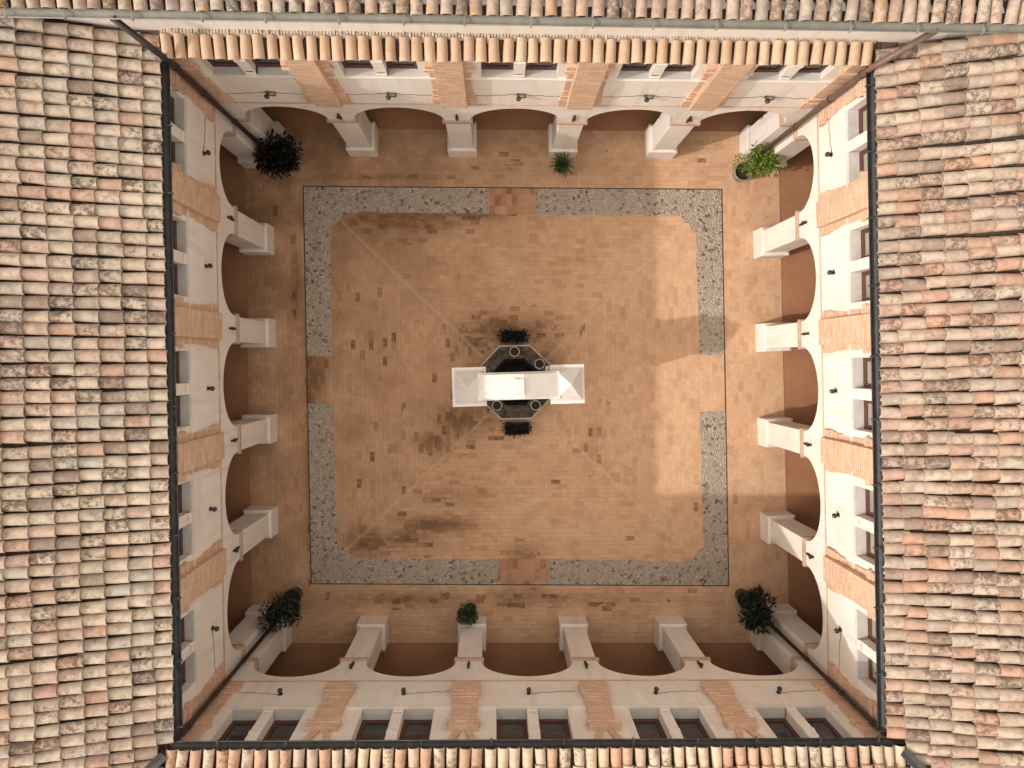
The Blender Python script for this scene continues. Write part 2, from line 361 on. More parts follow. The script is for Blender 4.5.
# ------------------------------------------------------------------ ground
def offset_poly(d, k=(1, 1, 1, 1)):
    cs = [NW, NE, SE, SW]; lines = []
    for i in range(4):
        a, b = cs[i], cs[(i + 1) % 4]; t = (b - a).normalized(); nrm = Vector((-t.y, t.x, 0)); lines.append((a + nrm * d * k[i], t))
    out = []
    for i in range(4):
        (p, t), (q, s_) = lines[i - 1], lines[i]
        den = t.x * s_.y - t.y * s_.x; w = q - p
        out.append(p + t * ((w.x * s_.y - w.y * s_.x) / den))
    return out       # NW, NE, SE, SW of the offset court
mb = MB(); mb.add([(-600, -600, -.06), (600, -600, -.06), (600, 600, -.06), (-600, 600, -.06)], [(0, 1, 2, 3)]); struct(mb.build('ground', M['earth']))
mb = MB(); mb.add([(p.x, p.y, 0) for p in offset_poly(3.25)], [(0, 3, 2, 1)]); struct(mb.build('gallery_floor', M['gallery']))
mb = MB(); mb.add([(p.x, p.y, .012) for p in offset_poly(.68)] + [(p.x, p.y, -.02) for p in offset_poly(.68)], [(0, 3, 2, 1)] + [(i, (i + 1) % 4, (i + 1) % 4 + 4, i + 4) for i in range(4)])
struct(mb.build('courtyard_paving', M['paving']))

# pebble band: outer corners and inner corners, a chamfer at each inner corner, a brick gap mid-way along each side
BO = [Vector((-4.963, 4.498, 0)), Vector((5.967, 4.484, 0)), Vector((6.265, -6.053, 0)), Vector((-4.858, -5.912, 0))]
BWID = .67; CH = .42
def band_dirs(i):
    a, b = BO[i], BO[(i + 1) % 4]; t = (b - a).normalized(); return t, Vector((t.y, -t.x, 0))       # along, inwards
GAP = [(.437, .553), (.395, .530), (.553 - .112, .553), (.43, .57)]      # N, E, S (from SE), W (from SW) fractions along the side
GAP = [(.437, .553), (.412, .555), (.435, .558), (.458, .578)]
for i in range(4):
    tn, inn = band_dirs(i); tp, inp = band_dirs((i - 1) % 4)
    c = BO[i]; nx_ = BO[(i + 1) % 4]; pv = BO[(i - 1) % 4]
    eA = c + (nx_ - c) * GAP[i][0]; eB = pv + (c - pv) * GAP[(i - 1) % 4][1]
    ic = c + inn * BWID + inp * BWID
    rag = []
    p0, p1 = eA + inn * BWID, ic + tn * CH
    inner = [p0]
    for k in range(1, 14): inner.append(p0.lerp(p1, k / 14) + inn * random.uniform(-.025, .025))
    for k in range(0, 7):          # rounded chamfer that fills the inner corner
        a = k / 6; q = (ic + tn * CH).lerp(ic - tp * CH, a); q += (inn + inp).normalized() * random.uniform(-.03, .03); inner.append(q)
    p2, p3 = ic - tp * CH, eB + inp * BWID
    for k in range(1, 14): inner.append(p2.lerp(p3, k / 14) + inp * random.uniform(-.025, .025))
    inner.append(p3)
    pts = [eA] + inner + [eB, c]
    n = len(pts); mb = MB(); mb.add([(p.x, p.y, .022) for p in pts] + [(p.x, p.y, 0.0) for p in pts], [tuple(range(n - 1, -1, -1))] + [(k, (k + 1) % n, (k + 1) % n + n, k + n) for k in range(n)])
    struct(mb.build('cobble_path', M['cobble']))
# slot drain that edges the band
for i in range(4):
    a, b = BO[i], BO[(i + 1) % 4]; t, inn = band_dirs(i); o_ = -inn
    mb = MB(); w = .028
    q = [a - t * w, b + t * w, b + t * w + o_ * w, a - t * w + o_ * w]
    q = [a, b, b + o_ * w + t * w, a + o_ * w - t * w]
    mb.add([(p.x, p.y, .018) for p in q] + [(p.x, p.y, 0) for p in q], [(3, 2, 1, 0)] + [(k, (k + 1) % 4, (k + 1) % 4 + 4, k + 4) for k in range(4)])
    struct(mb.build('drain_channel', M['gutter_dark']))
# soldier bricks in the gaps
t_ = NT('threshold_brick'); x_, y_, z_ = t_.xyz(t_.pos)
aa = t_.m('DIVIDE', x_, .15); bb = t_.m('DIVIDE', y_, .31)
w_ = t_.n('ShaderNodeTexWhiteNoise', noise_dimensions='2D'); t_.put(w_.inputs['Vector'], t_.comb(t_.m('FLOOR', aa), t_.m('FLOOR', bb)))
c_ = t_.ramp(w_.outputs[0], [(0, (.46, .26, .155)), (.35, (.38, .19, .10)), (.6, (.50, .30, .19)), (.8, (.24, .115, .055)), (1, (.42, .22, .12))])
c_ = t_.mix(t_.rng(t_.noise(4, 5, .7), .45, .75, 0, .5), c_, (.52, .34, .23))
j_ = t_.m('MAXIMUM', t_.rng(t_.m('FRACT', aa), 0, .08, 1, 0), t_.rng(t_.m('FRACT', bb), 0, .04, 1, 0))
M['threshold'] = t_.done(t_.mix(t_.m('MULTIPLY', j_, .5), c_, (.27, .17, .11)), .85, .2)
for i in (0, 2):
    a, b = BO[i], BO[(i + 1) % 4]; t, inn = band_dirs(i)
    q = [a.lerp(b, GAP[i][0]) + t * .002, a.lerp(b, GAP[i][1]) - t * .002]; q = [q[0], q[1], q[1] + inn * BWID, q[0] + inn * BWID]
    mb = MB(); mb.add([(p.x, p.y, .017) for p in q] + [(p.x, p.y, 0) for p in q], [(3, 2, 1, 0)] + [(k, (k + 1) % 4, (k + 1) % 4 + 4, k + 4) for k in range(4)])
    struct(mb.build('brick_path', M['threshold']))

# ------------------------------------------------------------------ roof tiles
def barrel_tile(mb, o, s_, a, n, L, r0, r1, rnd, wear, seg=8, thick=.019, flip=False, arc=88):
    """half-barrel clay tile: o lower-end centre, s_ up the slope, a across, n normal"""
    rings = 4; sg = -1 if flip else 1
    bend = random.uniform(-.006, .006)
    def pt(t, ang, r):
        rr = r0 + (r1 - r0) * t
        k = rr - (thick if r else 0)
        return o + s_ * (L * t) + a * (k * math.sin(ang) + bend * math.sin(math.pi * t)) + n * (sg * (k * math.cos(ang) - rr * .28))
    vs_ = []; fs = []
    for i in range(rings):
        for j in range(seg + 1): vs_.append(pt(i / (rings - 1), R(-arc + 2 * arc * j / seg), 0))
    for i in range(rings - 1):
        for j in range(seg):
            q = i * (seg + 1) + j; fs.append((q, q + 1, q + seg + 2, q + seg + 1))
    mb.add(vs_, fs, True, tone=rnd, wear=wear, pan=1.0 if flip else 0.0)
    if not flip:       # broken lower edge and its underside
        vs_ = []; fs = []
        jag = [random.uniform(0, .012) for _ in range(seg + 1)]
        for j in range(seg + 1): vs_.append(pt(0, R(-arc + 2 * arc * j / seg), 0))
        for j in range(seg + 1): vs_.append(pt(0, R(-arc + 2 * arc * j / seg), 1))
        for j in range(seg + 1): vs_.append(pt(.35, R(-arc + 2 * arc * j / seg), 1))
        for j in range(seg): fs.append((j, j + 1, seg + 2 + j, seg + 1 + j))
        for j in range(seg): fs.append((seg + 1 + j, seg + 2 + j, 2 * seg + 3 + j, 2 * seg + 2 + j))
        mb.add(vs_, fs, False, tone=rnd, wear=wear)

def tiled_slope(mb, u0, u1, d0, z0, pitch, courses, keep, pu=.22, ex=.355, first=1.0, jit=1.0, rad=.107):
    """rows of cover tiles over pan tiles from the eave (depth d0, height z0) up the slope"""
    s_ = Vector((0, math.cos(R(pitch)), math.sin(R(pitch)))); n0 = Vector((0, -math.sin(R(pitch)), math.cos(R(pitch)))); a0 = Vector((1, 0, 0))
    rows = int((u1 - u0) / pu)
    for r in range(rows + 1):
        u = u0 + r * pu
        lean = random.uniform(-.006, .006) * jit; s_off = random.uniform(-.025, .025) * jit; meander = random.uniform(0, 6)
        for c in range(courses):
            s0 = c * ex * (1 if c else 1) - (1 - first) * ex * (1 if c else 0)
            cu = u + lean * c + .012 * jit * math.sin(meander + c * .9) + random.uniform(-.007, .007) * jit
            ss = s0 + (s_off + random.uniform(-.035, .035) * jit if c else random.uniform(-.012, .012))
            if not keep(cu, d0 + s_.y * (ss + .15)): continue
            yaw = random.gauss(0, .03) * jit; tilt = R(5.6) + random.gauss(0, .006)
            a = (a0 * math.cos(yaw) + s_ * math.sin(yaw)).normalized(); sl = (s_ * math.cos(yaw) - a0 * math.sin(yaw)).normalized()
            sl2 = (sl * math.cos(tilt) - n0 * math.sin(tilt)).normalized(); nn = (n0 * math.cos(tilt) + sl * math.sin(tilt)).normalized()
            o = Vector((cu, d0, z0)) + s_ * ss + n0 * (.062 + random.uniform(-.004, .006))
            rr = rad + random.uniform(-.006, .006)
            barrel_tile(mb, o, sl2, a, nn, ex + .075, rr, rr - .012, random.random(), random.random())
            # pan under the joint of two cover rows
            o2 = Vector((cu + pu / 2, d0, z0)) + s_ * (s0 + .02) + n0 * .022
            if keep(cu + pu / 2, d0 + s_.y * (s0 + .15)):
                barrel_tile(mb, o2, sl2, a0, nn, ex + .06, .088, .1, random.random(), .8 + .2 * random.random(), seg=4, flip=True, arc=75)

def gutter(mb, u0, u1, d, z, r=.075, m0=0.0, m1=0.0, step=1.15):
    """open half-round channel with straps; d is the channel's centre line"""
    n = 8; prof = []
    for k in range(n + 1):
        a = math.pi + math.pi * k / n; prof.append((d + r * math.cos(a), z + r * math.sin(a)))
    for k in range(n, -1, -1):
        a = math.pi + math.pi * k / n; prof.append((d + (r - .008) * math.cos(a), z + (r - .008) * math.sin(a)))
    mb.prism(prof, u0, u1, m0, m1)
    mb.tube([(u0 - (d - r) * m0, d - r, z), (u1 + (d - r) * m1, d - r, z)], .011, 6)
    u = u0 + .45
    while u < u1:
        mb.box(u - .013, u + .013, d - r - .008, d + r + .03, z + .008, z + .018)
        mb.box(u - .013, u + .013, d - r - .016, d - r - .006, z - .04, z + .02)
        u += step + random.uniform(-.12, .12)

# ------------------------------------------------------------------ the four wings
Z_PL, Z_IM0, Z_SPR, RISE, Z_STR = .60, 2.52, 2.70, .77, 3.70
DEPTH, EAVE_D, EAVE_Z, PITCH, RIDGE_D = .62, -.20, 6.36, 18.0, 3.0
Z_HEAD, Z_TOP = 6.02, 6.34
def frac_pts(a, b, pts):
    t = (b - a).normalized(); return [(Vector((*p, 0)) - a).dot(t) for p in pts]
WINGS = {
    'n': dict(A=NW, B=NE, piers=frac_pts(NW, NE, [(-3.39, 5.3), (-.83, 5.3), (1.74, 5.3), (4.29, 5.3)]), sill=5.12, tile='tile_n', gut='gutter_dark',
              label='white arcade wing at the top under a single row of tan tiles', where='top arcade', order='from the left'),
    'e': dict(A=NE, B=SE, piers=frac_pts(NE, SE, [(6.9, 3.04), (6.98, .585), (7.06, -1.9), (7.12, -4.43)]), sill=4.95, tile='tile_e', gut='gutter_dark',
              label='sunlit white arcade wing on the right with pinkish mottled tile roof', where='sunlit right arcade', order='from the top'),
    's': dict(A=SE, B=SW, piers=frac_pts(SE, SW, [(4.64, -6.9), (2.05, -6.9), (-.6, -6.9), (-3.21, -6.9)]), sill=4.90, tile='tile_s', gut='gutter_dark',
              label='shaded white arcade wing at the bottom with dark windows above its dark gutter', where='bottom arcade', order='from the right'),
    'w': dict(A=SW, B=NW, piers=frac_pts(SW, NW, [(-5.77, -4.2), (-5.77, -1.77), (-5.77, .69), (-5.77, 3.09)]), sill=5.15, tile='tile_w', gut='gutter_dark',
              label='shaded white arcade wing on the left with broad cream tile roof', where='shaded left arcade', order='from the bottom'),
}
ORD = ['first', 'second', 'third', 'fourth', 'fifth']

def arcade_wall(L, edges):
    """edges: (u0,u1) clear opening of each arch"""
    mb = MB(); N = 20
    def both(poly):          # poly of (u,z); front and back faces
        mb.add([(u, 0, z) for u, z in poly], [tuple(range(len(poly)))]); mb.add([(u, DEPTH, z) for u, z in poly], [tuple(range(len(poly) - 1, -1, -1))])
    prev = None
    for i, (a, b) in enumerate(edges):
        left = 0.0 if i == 0 else edges[i - 1][1]
        both([(left, Z_SPR), (a, Z_SPR), (a, Z_STR), (left, Z_STR)])
        if i == 0: pass
        mb.add([(left, 0, Z_SPR), (a, 0, Z_SPR), (a, DEPTH, Z_SPR), (left, DEPTH, Z_SPR)], [(0, 1, 2, 3)])
        c, h = (a + b) / 2, (b - a) / 2
        arc = [(c - h * math.cos(math.pi * k / N), Z_SPR + RISE * math.sin(math.pi * k / N)) for k in range(N + 1)]
        for k in range(N):
            (ua, za), (ub, zb) = arc[k], arc[k + 1]
            both([(ua, za), (ub, zb), (ub, Z_STR), (ua, Z_STR)])
            mb.add([(ua, 0, za), (ub, 0, zb), (ub, DEPTH, zb), (ua, DEPTH, za)], [(0, 1, 2, 3)], False)
    both([(edges[-1][1], Z_SPR), (L, Z_SPR), (L, Z_STR), (edges[-1][1], Z_STR)])
    mb.add([(edges[-1][1], 0, Z_SPR), (L, 0, Z_SPR), (L, DEPTH, Z_SPR), (edges[-1][1], DEPTH, Z_SPR)], [(0, 1, 2, 3)])
    return mb

def upper_wall(L, holes, sill, th=.34):
    us = sorted({0.0, L} | {h for p in holes for h in p}); zs = [Z_STR, sill, Z_HEAD, Z_TOP]; mb = MB()
    solid = lambda i, j: not (j == 1 and any(a <= (us[i] + us[i + 1]) / 2 <= b for a, b in holes))
    for i in range(len(us) - 1):
        for j in range(3):
            if not solid(i, j): continue
            q = [(us[i], zs[j]), (us[i + 1], zs[j]), (us[i + 1], zs[j + 1]), (us[i], zs[j + 1])]
            mb.add([(u, 0, z) for u, z in q], [(0, 1, 2, 3)]); mb.add([(u, th, z) for u, z in q], [(3, 2, 1, 0)])
    for a, b in holes:
        for u in (a, b): mb.add([(u, 0, sill), (u, th, sill), (u, th, Z_HEAD), (u, 0, Z_HEAD)], [(0, 1, 2, 3)])
        mb.add([(a, 0, sill), (b, 0, sill), (b, th, sill), (a, th, sill)], [(0, 1, 2, 3)]); mb.add([(a, 0, Z_HEAD), (b, 0, Z_HEAD), (b, th, Z_HEAD), (a, th, Z_HEAD)], [(0, 1, 2, 3)])
    return mb

HALF = .285
def make_pier():
    m = MB(); m.box(-HALF, HALF, .012, DEPTH - .012, Z_PL, Z_IM0); p = m.build('pier', M['plaster'], None, .02)
    m = MB(); m.box(-.365, .365, -.045, DEPTH + .05, 0, Z_PL - .03); m.frustum((-.365, .365, -.045, DEPTH + .05), (-HALF, HALF, .012, DEPTH - .012), Z_PL - .03, Z_PL); m.build('plinth', M['plaster'], p)
    m = MB(); m.box(-HALF - .03, HALF + .03, -.02, DEPTH + .02, Z_IM0, Z_IM0 + .06); m.box(-HALF - .055, HALF + .055, -.045, DEPTH + .045, Z_IM0 + .06, Z_SPR - .003); m.build('impost', M['trim'], p, .012)
    return p
def make_pilaster(slab):
    """brick strip with stepped base and capital; slab adds the flat buttress that runs up in front of it"""
    w, d = (.39, -.03) if slab else (.25, -.07); zb0, zb1, zc0, zc1 = Z_STR + (.12 if slab else .27), Z_STR + .85, 5.42, 5.74
    m = MB(); m.box(-w, w, d, .05, zb1, zc0); p = m.build('pilaster', M['brick'], None, .008)
    m = MB(); m.box(-w - .05, w + .05, d - .045, .05, zb0, zb0 + .36); m.box(-w - .03, w + .03, d - .03, .05, zb0 + .36, zb0 + .48); m.box(-w - .012, w + .012, d - .012, .05, zb0 + .48, zb1); m.build('base', M['brick'], p, .008)
    m = MB(); m.box(-w - .025, w + .025, d - .02, .05, zc0, zc0 + .07); m.box(-w - .07, w + .07, d - .06, .05, zc0 + .07, zc0 + .17); m.box(-w - .045, w + .045, d - .04, .05, zc0 + .17, zc1); m.build('capital', M['brick'], p, .008)
    if slab:
        m = MB(); m.box(-.27, .27, -.16, .04, Z_STR + .17, 6.3); m.build('buttress', M['brick'], p, .012)
    else:
        m = MB()
        for q in (-1, 1): m.add([(q * .03, d + .03, zc1), (q * .16, d + .03, zc1), (q * .29, d - .03, 6.3), (q * .17, d - .03, 6.3), (q * .03, .05, zc1), (q * .16, .05, zc1), (q * .29, .05, 6.3), (q * .17, .05, 6.3)], [(0, 1, 2, 3), (7, 6, 5, 4), (0, 4, 5, 1), (1, 5, 6, 2), (2, 6, 7, 3), (3, 7, 4, 0)])
        m.build('corbel', M['brick'], p, .006)
    return p
def make_corner_pilaster(side, L):
    """brick strip that turns the corner; side -1 at u=0, +1 at u=L"""
    w = .40; d = -.05
    def bx(m, grow, z0, z1, dd):
        if side < 0: m.box(-dd + .002, w + grow, dd, .05, z0, z1)
        else: m.box(L - w - grow, L + dd - .002, dd, .05, z0, z1)
    m = MB(); bx(m, 0, Z_STR + .6, 5.42, d); p = m.build('corner_pilaster', M['brick'], None, .008)
    m = MB(); bx(m, .07, Z_STR + .16, Z_STR + .4, d - .03); bx(m, .03, Z_STR + .4, Z_STR + .6, d - .02); m.build('base', M['brick'], p, .008)
    m = MB(); bx(m, .03, 5.42, 5.5, d - .02); bx(m, .07, 5.5, 5.62, d - .05); bx(m, .02, 5.62, 6.3, d - .02); m.build('capital', M['brick'], p, .008)
    return p
def make_window(w, sill, pale, d0):
    """centred on u=0: wooden frame, glazing, stone sill"""
    m = MB(); h = w / 2; d1 = d0 + .06; f = .085; z0, z1 = sill + .012, Z_HEAD
    m.box(-h, h, d0, d1, z0, z0 + .11); m.box(-h, h, d0, d1, z1 - f, z1)
    m.box(-h, -h + f, d0, d1, z0 + .11, z1 - f); m.box(h - f, h, d0, d1, z0 + .11, z1 - f)
    fr = m.build('window', M['wood'], None, .006)
    m = MB(); m.box(-h + f, h - f, d0 + .025, d0 + .035, z0 + .11, z1 - f); m.build('pane', M['glass_pale' if pale else 'glass'], fr)
    m = MB(); m.box(-h + .004, h - .004, -.012, d0, sill + .001, sill + .014); m.build('sill', M['sill'], fr)
    return fr
def make_colonnette(sill):
    m = MB(); z0 = sill
    m.box(-.105, .105, -.02, .19, z0, z0 + .10); m.box(-.085, .085, 0, .17, z0 + .10, z0 + .16)
    m.frustum((-.075, .075, .01, .16), (-.062, .062, .022, .148), z0 + .16, 5.62)
    m.box(-.085, .085, 0, .17, 5.62, 5.68); m.box(-.11, .11, -.025, .195, 5.68, 5.78); m.box(-.075, .075, .01, .16, 5.78, Z_HEAD)
    return m.build('colonnette', M['plaster'], None, .012)
def make_hook():
    m = MB(); m.box(-.022, .022, -.035, .004, -.14, .20); m.box(-.03, .03, -.05, .004, -.02, .02); m.tube([(0, -.03, .16), (0, -.09, .17), (0, -.10, .22)], .014, 6)
    m.lathe([(.0, .18), (.026, .19), (.03, .24), (.0, .245)], (0, -.10, 0), 10)
    return m.build('torch_bracket', M['iron'])
def make_lamp():
    o = thing('wall_lamp', 'x', 'wall lamp')
    m = MB(); m.box(-.035, .035, -.02, .0, -.05, .05); m.tube([(0, -.01, 0), (0, -.07, .0), (0, -.10, -.02)], .012, 6); m.build('bracket', M['iron'], o)
    m = MB(); m.tube([(0, -.085, -.02), (0, -.105, .03), (0, -.115, .07)], [.03, .048, .052], 14); m.build('housing', M['iron'], o, .004)
    m = MB(); m.lathe([(.0, .0), (.036, .0), (.036, .006), (.0, .008)], (0, -.117, .073), 14); m.build('lens', M['glass'], o)
    return o
hook0 = lamp0 = None
wing_obj = {}
for key, W in WINGS.items():
    A, B = W['A'], W['B']; L = (B - A).length; rz = math.atan2((B - A).y, (B - A).x)
    wing = thing('cloister_wing', W['label'], 'cloister wing', A, rz, 'arcaded wings round the courtyard'); wing_obj[key] = (wing, L)
    P = W['piers']; sill = W['sill']
    CW = .30
    cuts = [CW] + sum([[p - HALF - .0, p + HALF + .0] for p in P], []) + [L - CW]
    edges = [(cuts[i], cuts[i + 1]) for i in range(0, 10, 2)]
    arcade_wall(L, edges).build('wall', M['plaster'], wing)
    for i, p in enumerate(P):
        if i == 0: pr = make_pier(); pr.parent = wing; pr.location = (p, 0, 0); first = pr
        else: copy_part(first, wing, (p, 0, 0))
    for sgn in (-1, 1):       # corner piers
        def ends(g): return (-DEPTH + .02, CW + g) if sgn < 0 else (L - CW - g, L + DEPTH - .02)
        a, b = ends(0); m = MB(); m.box(a, b, .012, DEPTH - .012, Z_PL, Z_IM0); cp = m.build('corner_pier', M['plaster'], wing, .02)
        a, b = ends(.07); m = MB(); m.box(a, b, -.045, DEPTH + .05, 0, Z_PL - .02); m.build('plinth', M['plaster'], cp, .02)
        a, b = ends(.04); m = MB(); m.box(a, b, -.02, DEPTH + .02, Z_IM0, Z_IM0 + .06)
        a, b = ends(.06); m.box(a, b, -.045, DEPTH + .045, Z_IM0 + .06, Z_SPR - .003); m.build('impost', M['trim'], cp, .012)
    # string course, parapet band, window ledge
    m = MB(); m.prism([(-.02, Z_STR - .008), (-.028, Z_STR + .005), (-.02, Z_STR + .02), (.05, Z_STR + .02), (.05, Z_STR - .008)], 0, L, 1, 1); m.build('string_course', M['trim'], wing)
    zb = sill - (.38 if key in 'ew' else .12)
    m = MB(); m.prism([(-.018, zb), (-.028, zb + .03), (-.028, sill - .035), (-.05, sill - .03), (-.05, sill - .006), (.03, sill - .006), (.03, zb)], 0, L, 1, 1); m.build('ledge', M['plaster'], wing)
    bays = [0] + P + [L]; holes = []; ww = .60
    cents = []
    for i in range(5):
        a = bays[i] + (.45 if i == 0 else 0); b = bays[i + 1] - (.45 if i == 4 else 0)
        c = (bays[i] + bays[i + 1]) / 2 + (.06 if i == 0 else -.06 if i == 4 else 0); cents.append(c)
        holes += [(c - .105 - ww, c - .105), (c + .105, c + .105 + ww)]
    upper_wall(L, holes, sill).build('upper_wall', M['plaster'], wing)
    first = None
    for i, (a, b) in enumerate(holes):
        if first is None: first = make_window(ww, sill, key == 'e', {'n': .13, 'w': .16}.get(key, .20)); first.parent = wing; first.location = ((a + b) / 2, 0, 0)
        else: copy_part(first, wing, ((a + b) / 2, 0, 0))
    first = None
    for c in cents:
        if first is None: first = make_colonnette(sill); first.parent = wing; first.location = (c, 0, 0)
        else: copy_part(first, wing, (c, 0, 0))
    first = None
    for p in P:
        if first is None: first = make_pilaster(key != 's'); first.parent = wing; first.location = (p, 0, 0)
        else: copy_part(first, wing, (p, 0, 0))
    for sgn in (-1, 1): make_corner_pilaster(sgn, L).parent = wing
    # gallery ceiling, rear wall
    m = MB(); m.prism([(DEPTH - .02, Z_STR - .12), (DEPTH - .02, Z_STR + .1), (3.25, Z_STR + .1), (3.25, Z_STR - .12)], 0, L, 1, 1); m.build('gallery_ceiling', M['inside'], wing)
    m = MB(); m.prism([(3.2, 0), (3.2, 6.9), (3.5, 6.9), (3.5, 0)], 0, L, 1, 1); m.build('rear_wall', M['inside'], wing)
    # eave boards and roof
    tp = math.tan(R(PITCH)); EAVE_D = {'n': -.25, 'e': -.26, 's': -.11, 'w': -.17}[key]; EAVE_Z = {'n': 6.36, 'e': 6.36, 's': 6.46, 'w': 6.36}[key]
    if key == 'n':
        m = MB().need('tone', 'wear', 'pan'); tiled_slope(m, .30, L - .34, EAVE_D, EAVE_Z, 20, 1, lambda u, d: True, first=1, jit=.8, ex=.30, rad=.098)
        rf = m.build('roof', M['tile_n'], wing, recalc=False)
        m = MB(); m.prism([(-.14, EAVE_Z - .03), (-.14, EAVE_Z + .01), (.24, EAVE_Z + .13), (.24, EAVE_Z - .03)], 0, L, 1, 1); m.build('eave_board', M['slat'], rf)
        m = MB()
        for k in range(int((L - .5) / .055)):        # rough mortar fillet against the upper wall
            u = .22 + k * .055; h = random.uniform(.0, .05) * random.random(); y0 = .09 - random.uniform(0, .07) * random.random()
            m.frustum((u, u + .058, y0, .3), (u + .01, u + .05, .12, .3), EAVE_Z + .10, EAVE_Z + .17 + h)
        m.build('mortar_fillet', M['mortar'], rf)
    else:
        u0, u1 = -RIDGE_D, L + RIDGE_D
        if key == 'w': u1 = L + .14
        if key == 'e': u0 = -.14
        def keep(u, d, key=key, L=L):
            dd = d + .02
            lo = -dd + .07 if key != 'e' else -.12; hi = L + dd - .07 if key != 'w' else L + .12
            return lo < u < hi and d < RIDGE_D - .1
        m = MB().need('tone', 'wear', 'pan'); n_c = int((RIDGE_D - EAVE_D) / math.cos(R(PITCH)) / .355) + 1
        tiled_slope(m, u0, u1, EAVE_D, EAVE_Z, PITCH, n_c, keep, first=.8 if key == 'w' else .9, rad={'w': .1045, 'e': .108, 's': .099}[key], jit=.6 if key == 'w' else 1.0)
        rf = m.build('roof', M[W['tile']], wing, recalc=False)
        m = MB(); e = EAVE_D + .12; ze = EAVE_Z + .12 * tp; zr = EAVE_Z + (RIDGE_D - EAVE_D) * tp
        prof = [(e, ze - .13), (e, ze - .085), (RIDGE_D, zr - .085), (RIDGE_D + 3.4, zr - 3.4 * tp - .08), (RIDGE_D + 3.4, zr - 3.4 * tp - .2), (RIDGE_D, zr - .2)]
        m.prism(prof, 0 if key != 'e' else -.16, L if key != 'w' else L + .16, 1 if key != 'e' else 0, 1 if key != 'w' else 0); m.build('roof_deck', M['slat'], rf)
        m = MB(); gz = EAVE_Z - .0
        gu0 = 0 if key != 'e' else .12; gu1 = L if key != 'w' else L - .12
        gutter(m, gu0, gu1, EAVE_D - .055, gz, .075, 1 if key != 'e' else 0, 1 if key != 'w' else 0); m.build('gutter', M[W['gut']], rf)
        if key == 's':          # lead valley strips where the roof meets its neighbours
            for sg in (-1, 1):
                m = MB(); vs_ = []
                for k in range(2):
                    d = EAVE_D + .02 if k == 0 else RIDGE_D; z = EAVE_Z + (d - EAVE_D) * tp + .13
                    for q in (-.06, 0, .06):
                        uu = (-d + q) if sg < 0 else (L + d - q); vs_.append((uu, d + q, z + abs(q) * .5 + .01))
                m.add(vs_, [(0, 1, 4, 3), (1, 2, 5, 4)]); m.build('valley_strip', M['gutter_dark'], rf)
    # iron brackets above the piers, lamps between the pilasters
    place = lambda u, d, z: wing.matrix_basis @ Vector((u, d, z))
    wing.matrix_basis = Matrix.Translation(A) @ Matrix.Rotation(rz, 4, 'Z')
    for i, p in enumerate(P):
        if hook0 is None: h = hook0 = make_hook()
        else: h = hook0.copy(); COL.objects.link(h)
        h.location = place(p, 0, 2.90); h.rotation_euler = (0, 0, rz)
        tag(h, f'iron bracket above the {ORD[i]} pier {W["order"]} in the {W["where"]}', 'bracket', 'iron brackets above the piers')
    for i, c in enumerate(cents):
        if lamp0 is None: l = lamp0 = make_lamp()
        else:
            l = lamp0.copy(); COL.objects.link(l)
            for ch in list(lamp0.children):
                if ch.name.split('.')[0].startswith('cable'): continue
                d = ch.copy(); COL.objects.link(d); d.parent = l
        l.location = place(c + random.uniform(-.05, .05), 0, 4.27); l.rotation_euler = (0, 0, rz + random.uniform(-.5, .5) * 0)
        tag(l, f'black lamp under the {ORD[i]} window pair {W["order"]} of the {W["where"]}', 'wall lamp', 'wall lamps on the parapets')
        if key == 'n':
            m = MB(); ring = [(.07 + .085 * math.cos(a * .35), -.02 - .004 * a, -.02 + .085 * math.sin(a * .35)) for a in range(0, 40)]
            m.tube([(x_, -.02 - .0006 * k_, z_) for k_, (x_, y_, z_) in enumerate(ring)], .009, 6); m.build('cable_coil', M['cable'], l)
        if key in 'ns' or i in (0, 4):
            m = MB(); half = (bays[i + 1] - bays[i]) / 2 - .36
            for sg in ((-1, 1) if key == 'n' else (-1,) if i < 4 else (1,)):
                m.tube([(0, -.008, .0)] + [(sg * half * k / 6, -.009, -.10 * math.sin(k / 6 * math.pi * .5) + (.03 if k % 2 else 0)) for k in range(1, 7)], .0045, 5)
            m.build('cable', M['cable'], l)

# ------------------------------------------------------------------ taller hall behind the top wing
LN = wing_obj['n'][1]
hall = thing('tiled_hall', 'taller white building along the top edge with lichen spotted grey tiles', 'building', NW + Vector((LN / 2, 0, 0)), R(-.25))
HU = LN / 2 + 7.0; HE_D, HE_Z = -.02, 7.47
m = MB(); m.box(-HU, HU, .15, .5, 6.3, 7.5); m.box(-HU, -HU + .3, .5, 8.0, -.05, 7.5); m.box(HU - .3, HU, .5, 8, -.05, 7.5); m.box(-HU, HU, 8.0, 8.3, -.05, 7.5); m.build('wall', M['plaster'], hall)
m = MB().need('tone', 'wear', 'pan'); tiled_slope(m, -HU, HU, HE_D, HE_Z, 18, 5, lambda u, d: True, pu=.232, ex=.38, jit=1.1, rad=.101)
hr = m.build('roof', M['tile_h'], hall, recalc=False)
m = MB(); tp = math.tan(R(18)); m.prism([(0, HE_Z - .09), (0, HE_Z - .06), (4.25, HE_Z + 4.37 * tp - .11), (8.6, HE_Z - .02), (8.6, HE_Z - .14), (4.25, HE_Z + 4.2 * tp - .19)], -HU, HU); m.build('roof_deck', M['slat'], hr)
m = MB(); gutter(m, -HU, HU, HE_D - .05, HE_Z - .01, .07, step=1.0); m.build('gutter', M['gutter_green'], hr)

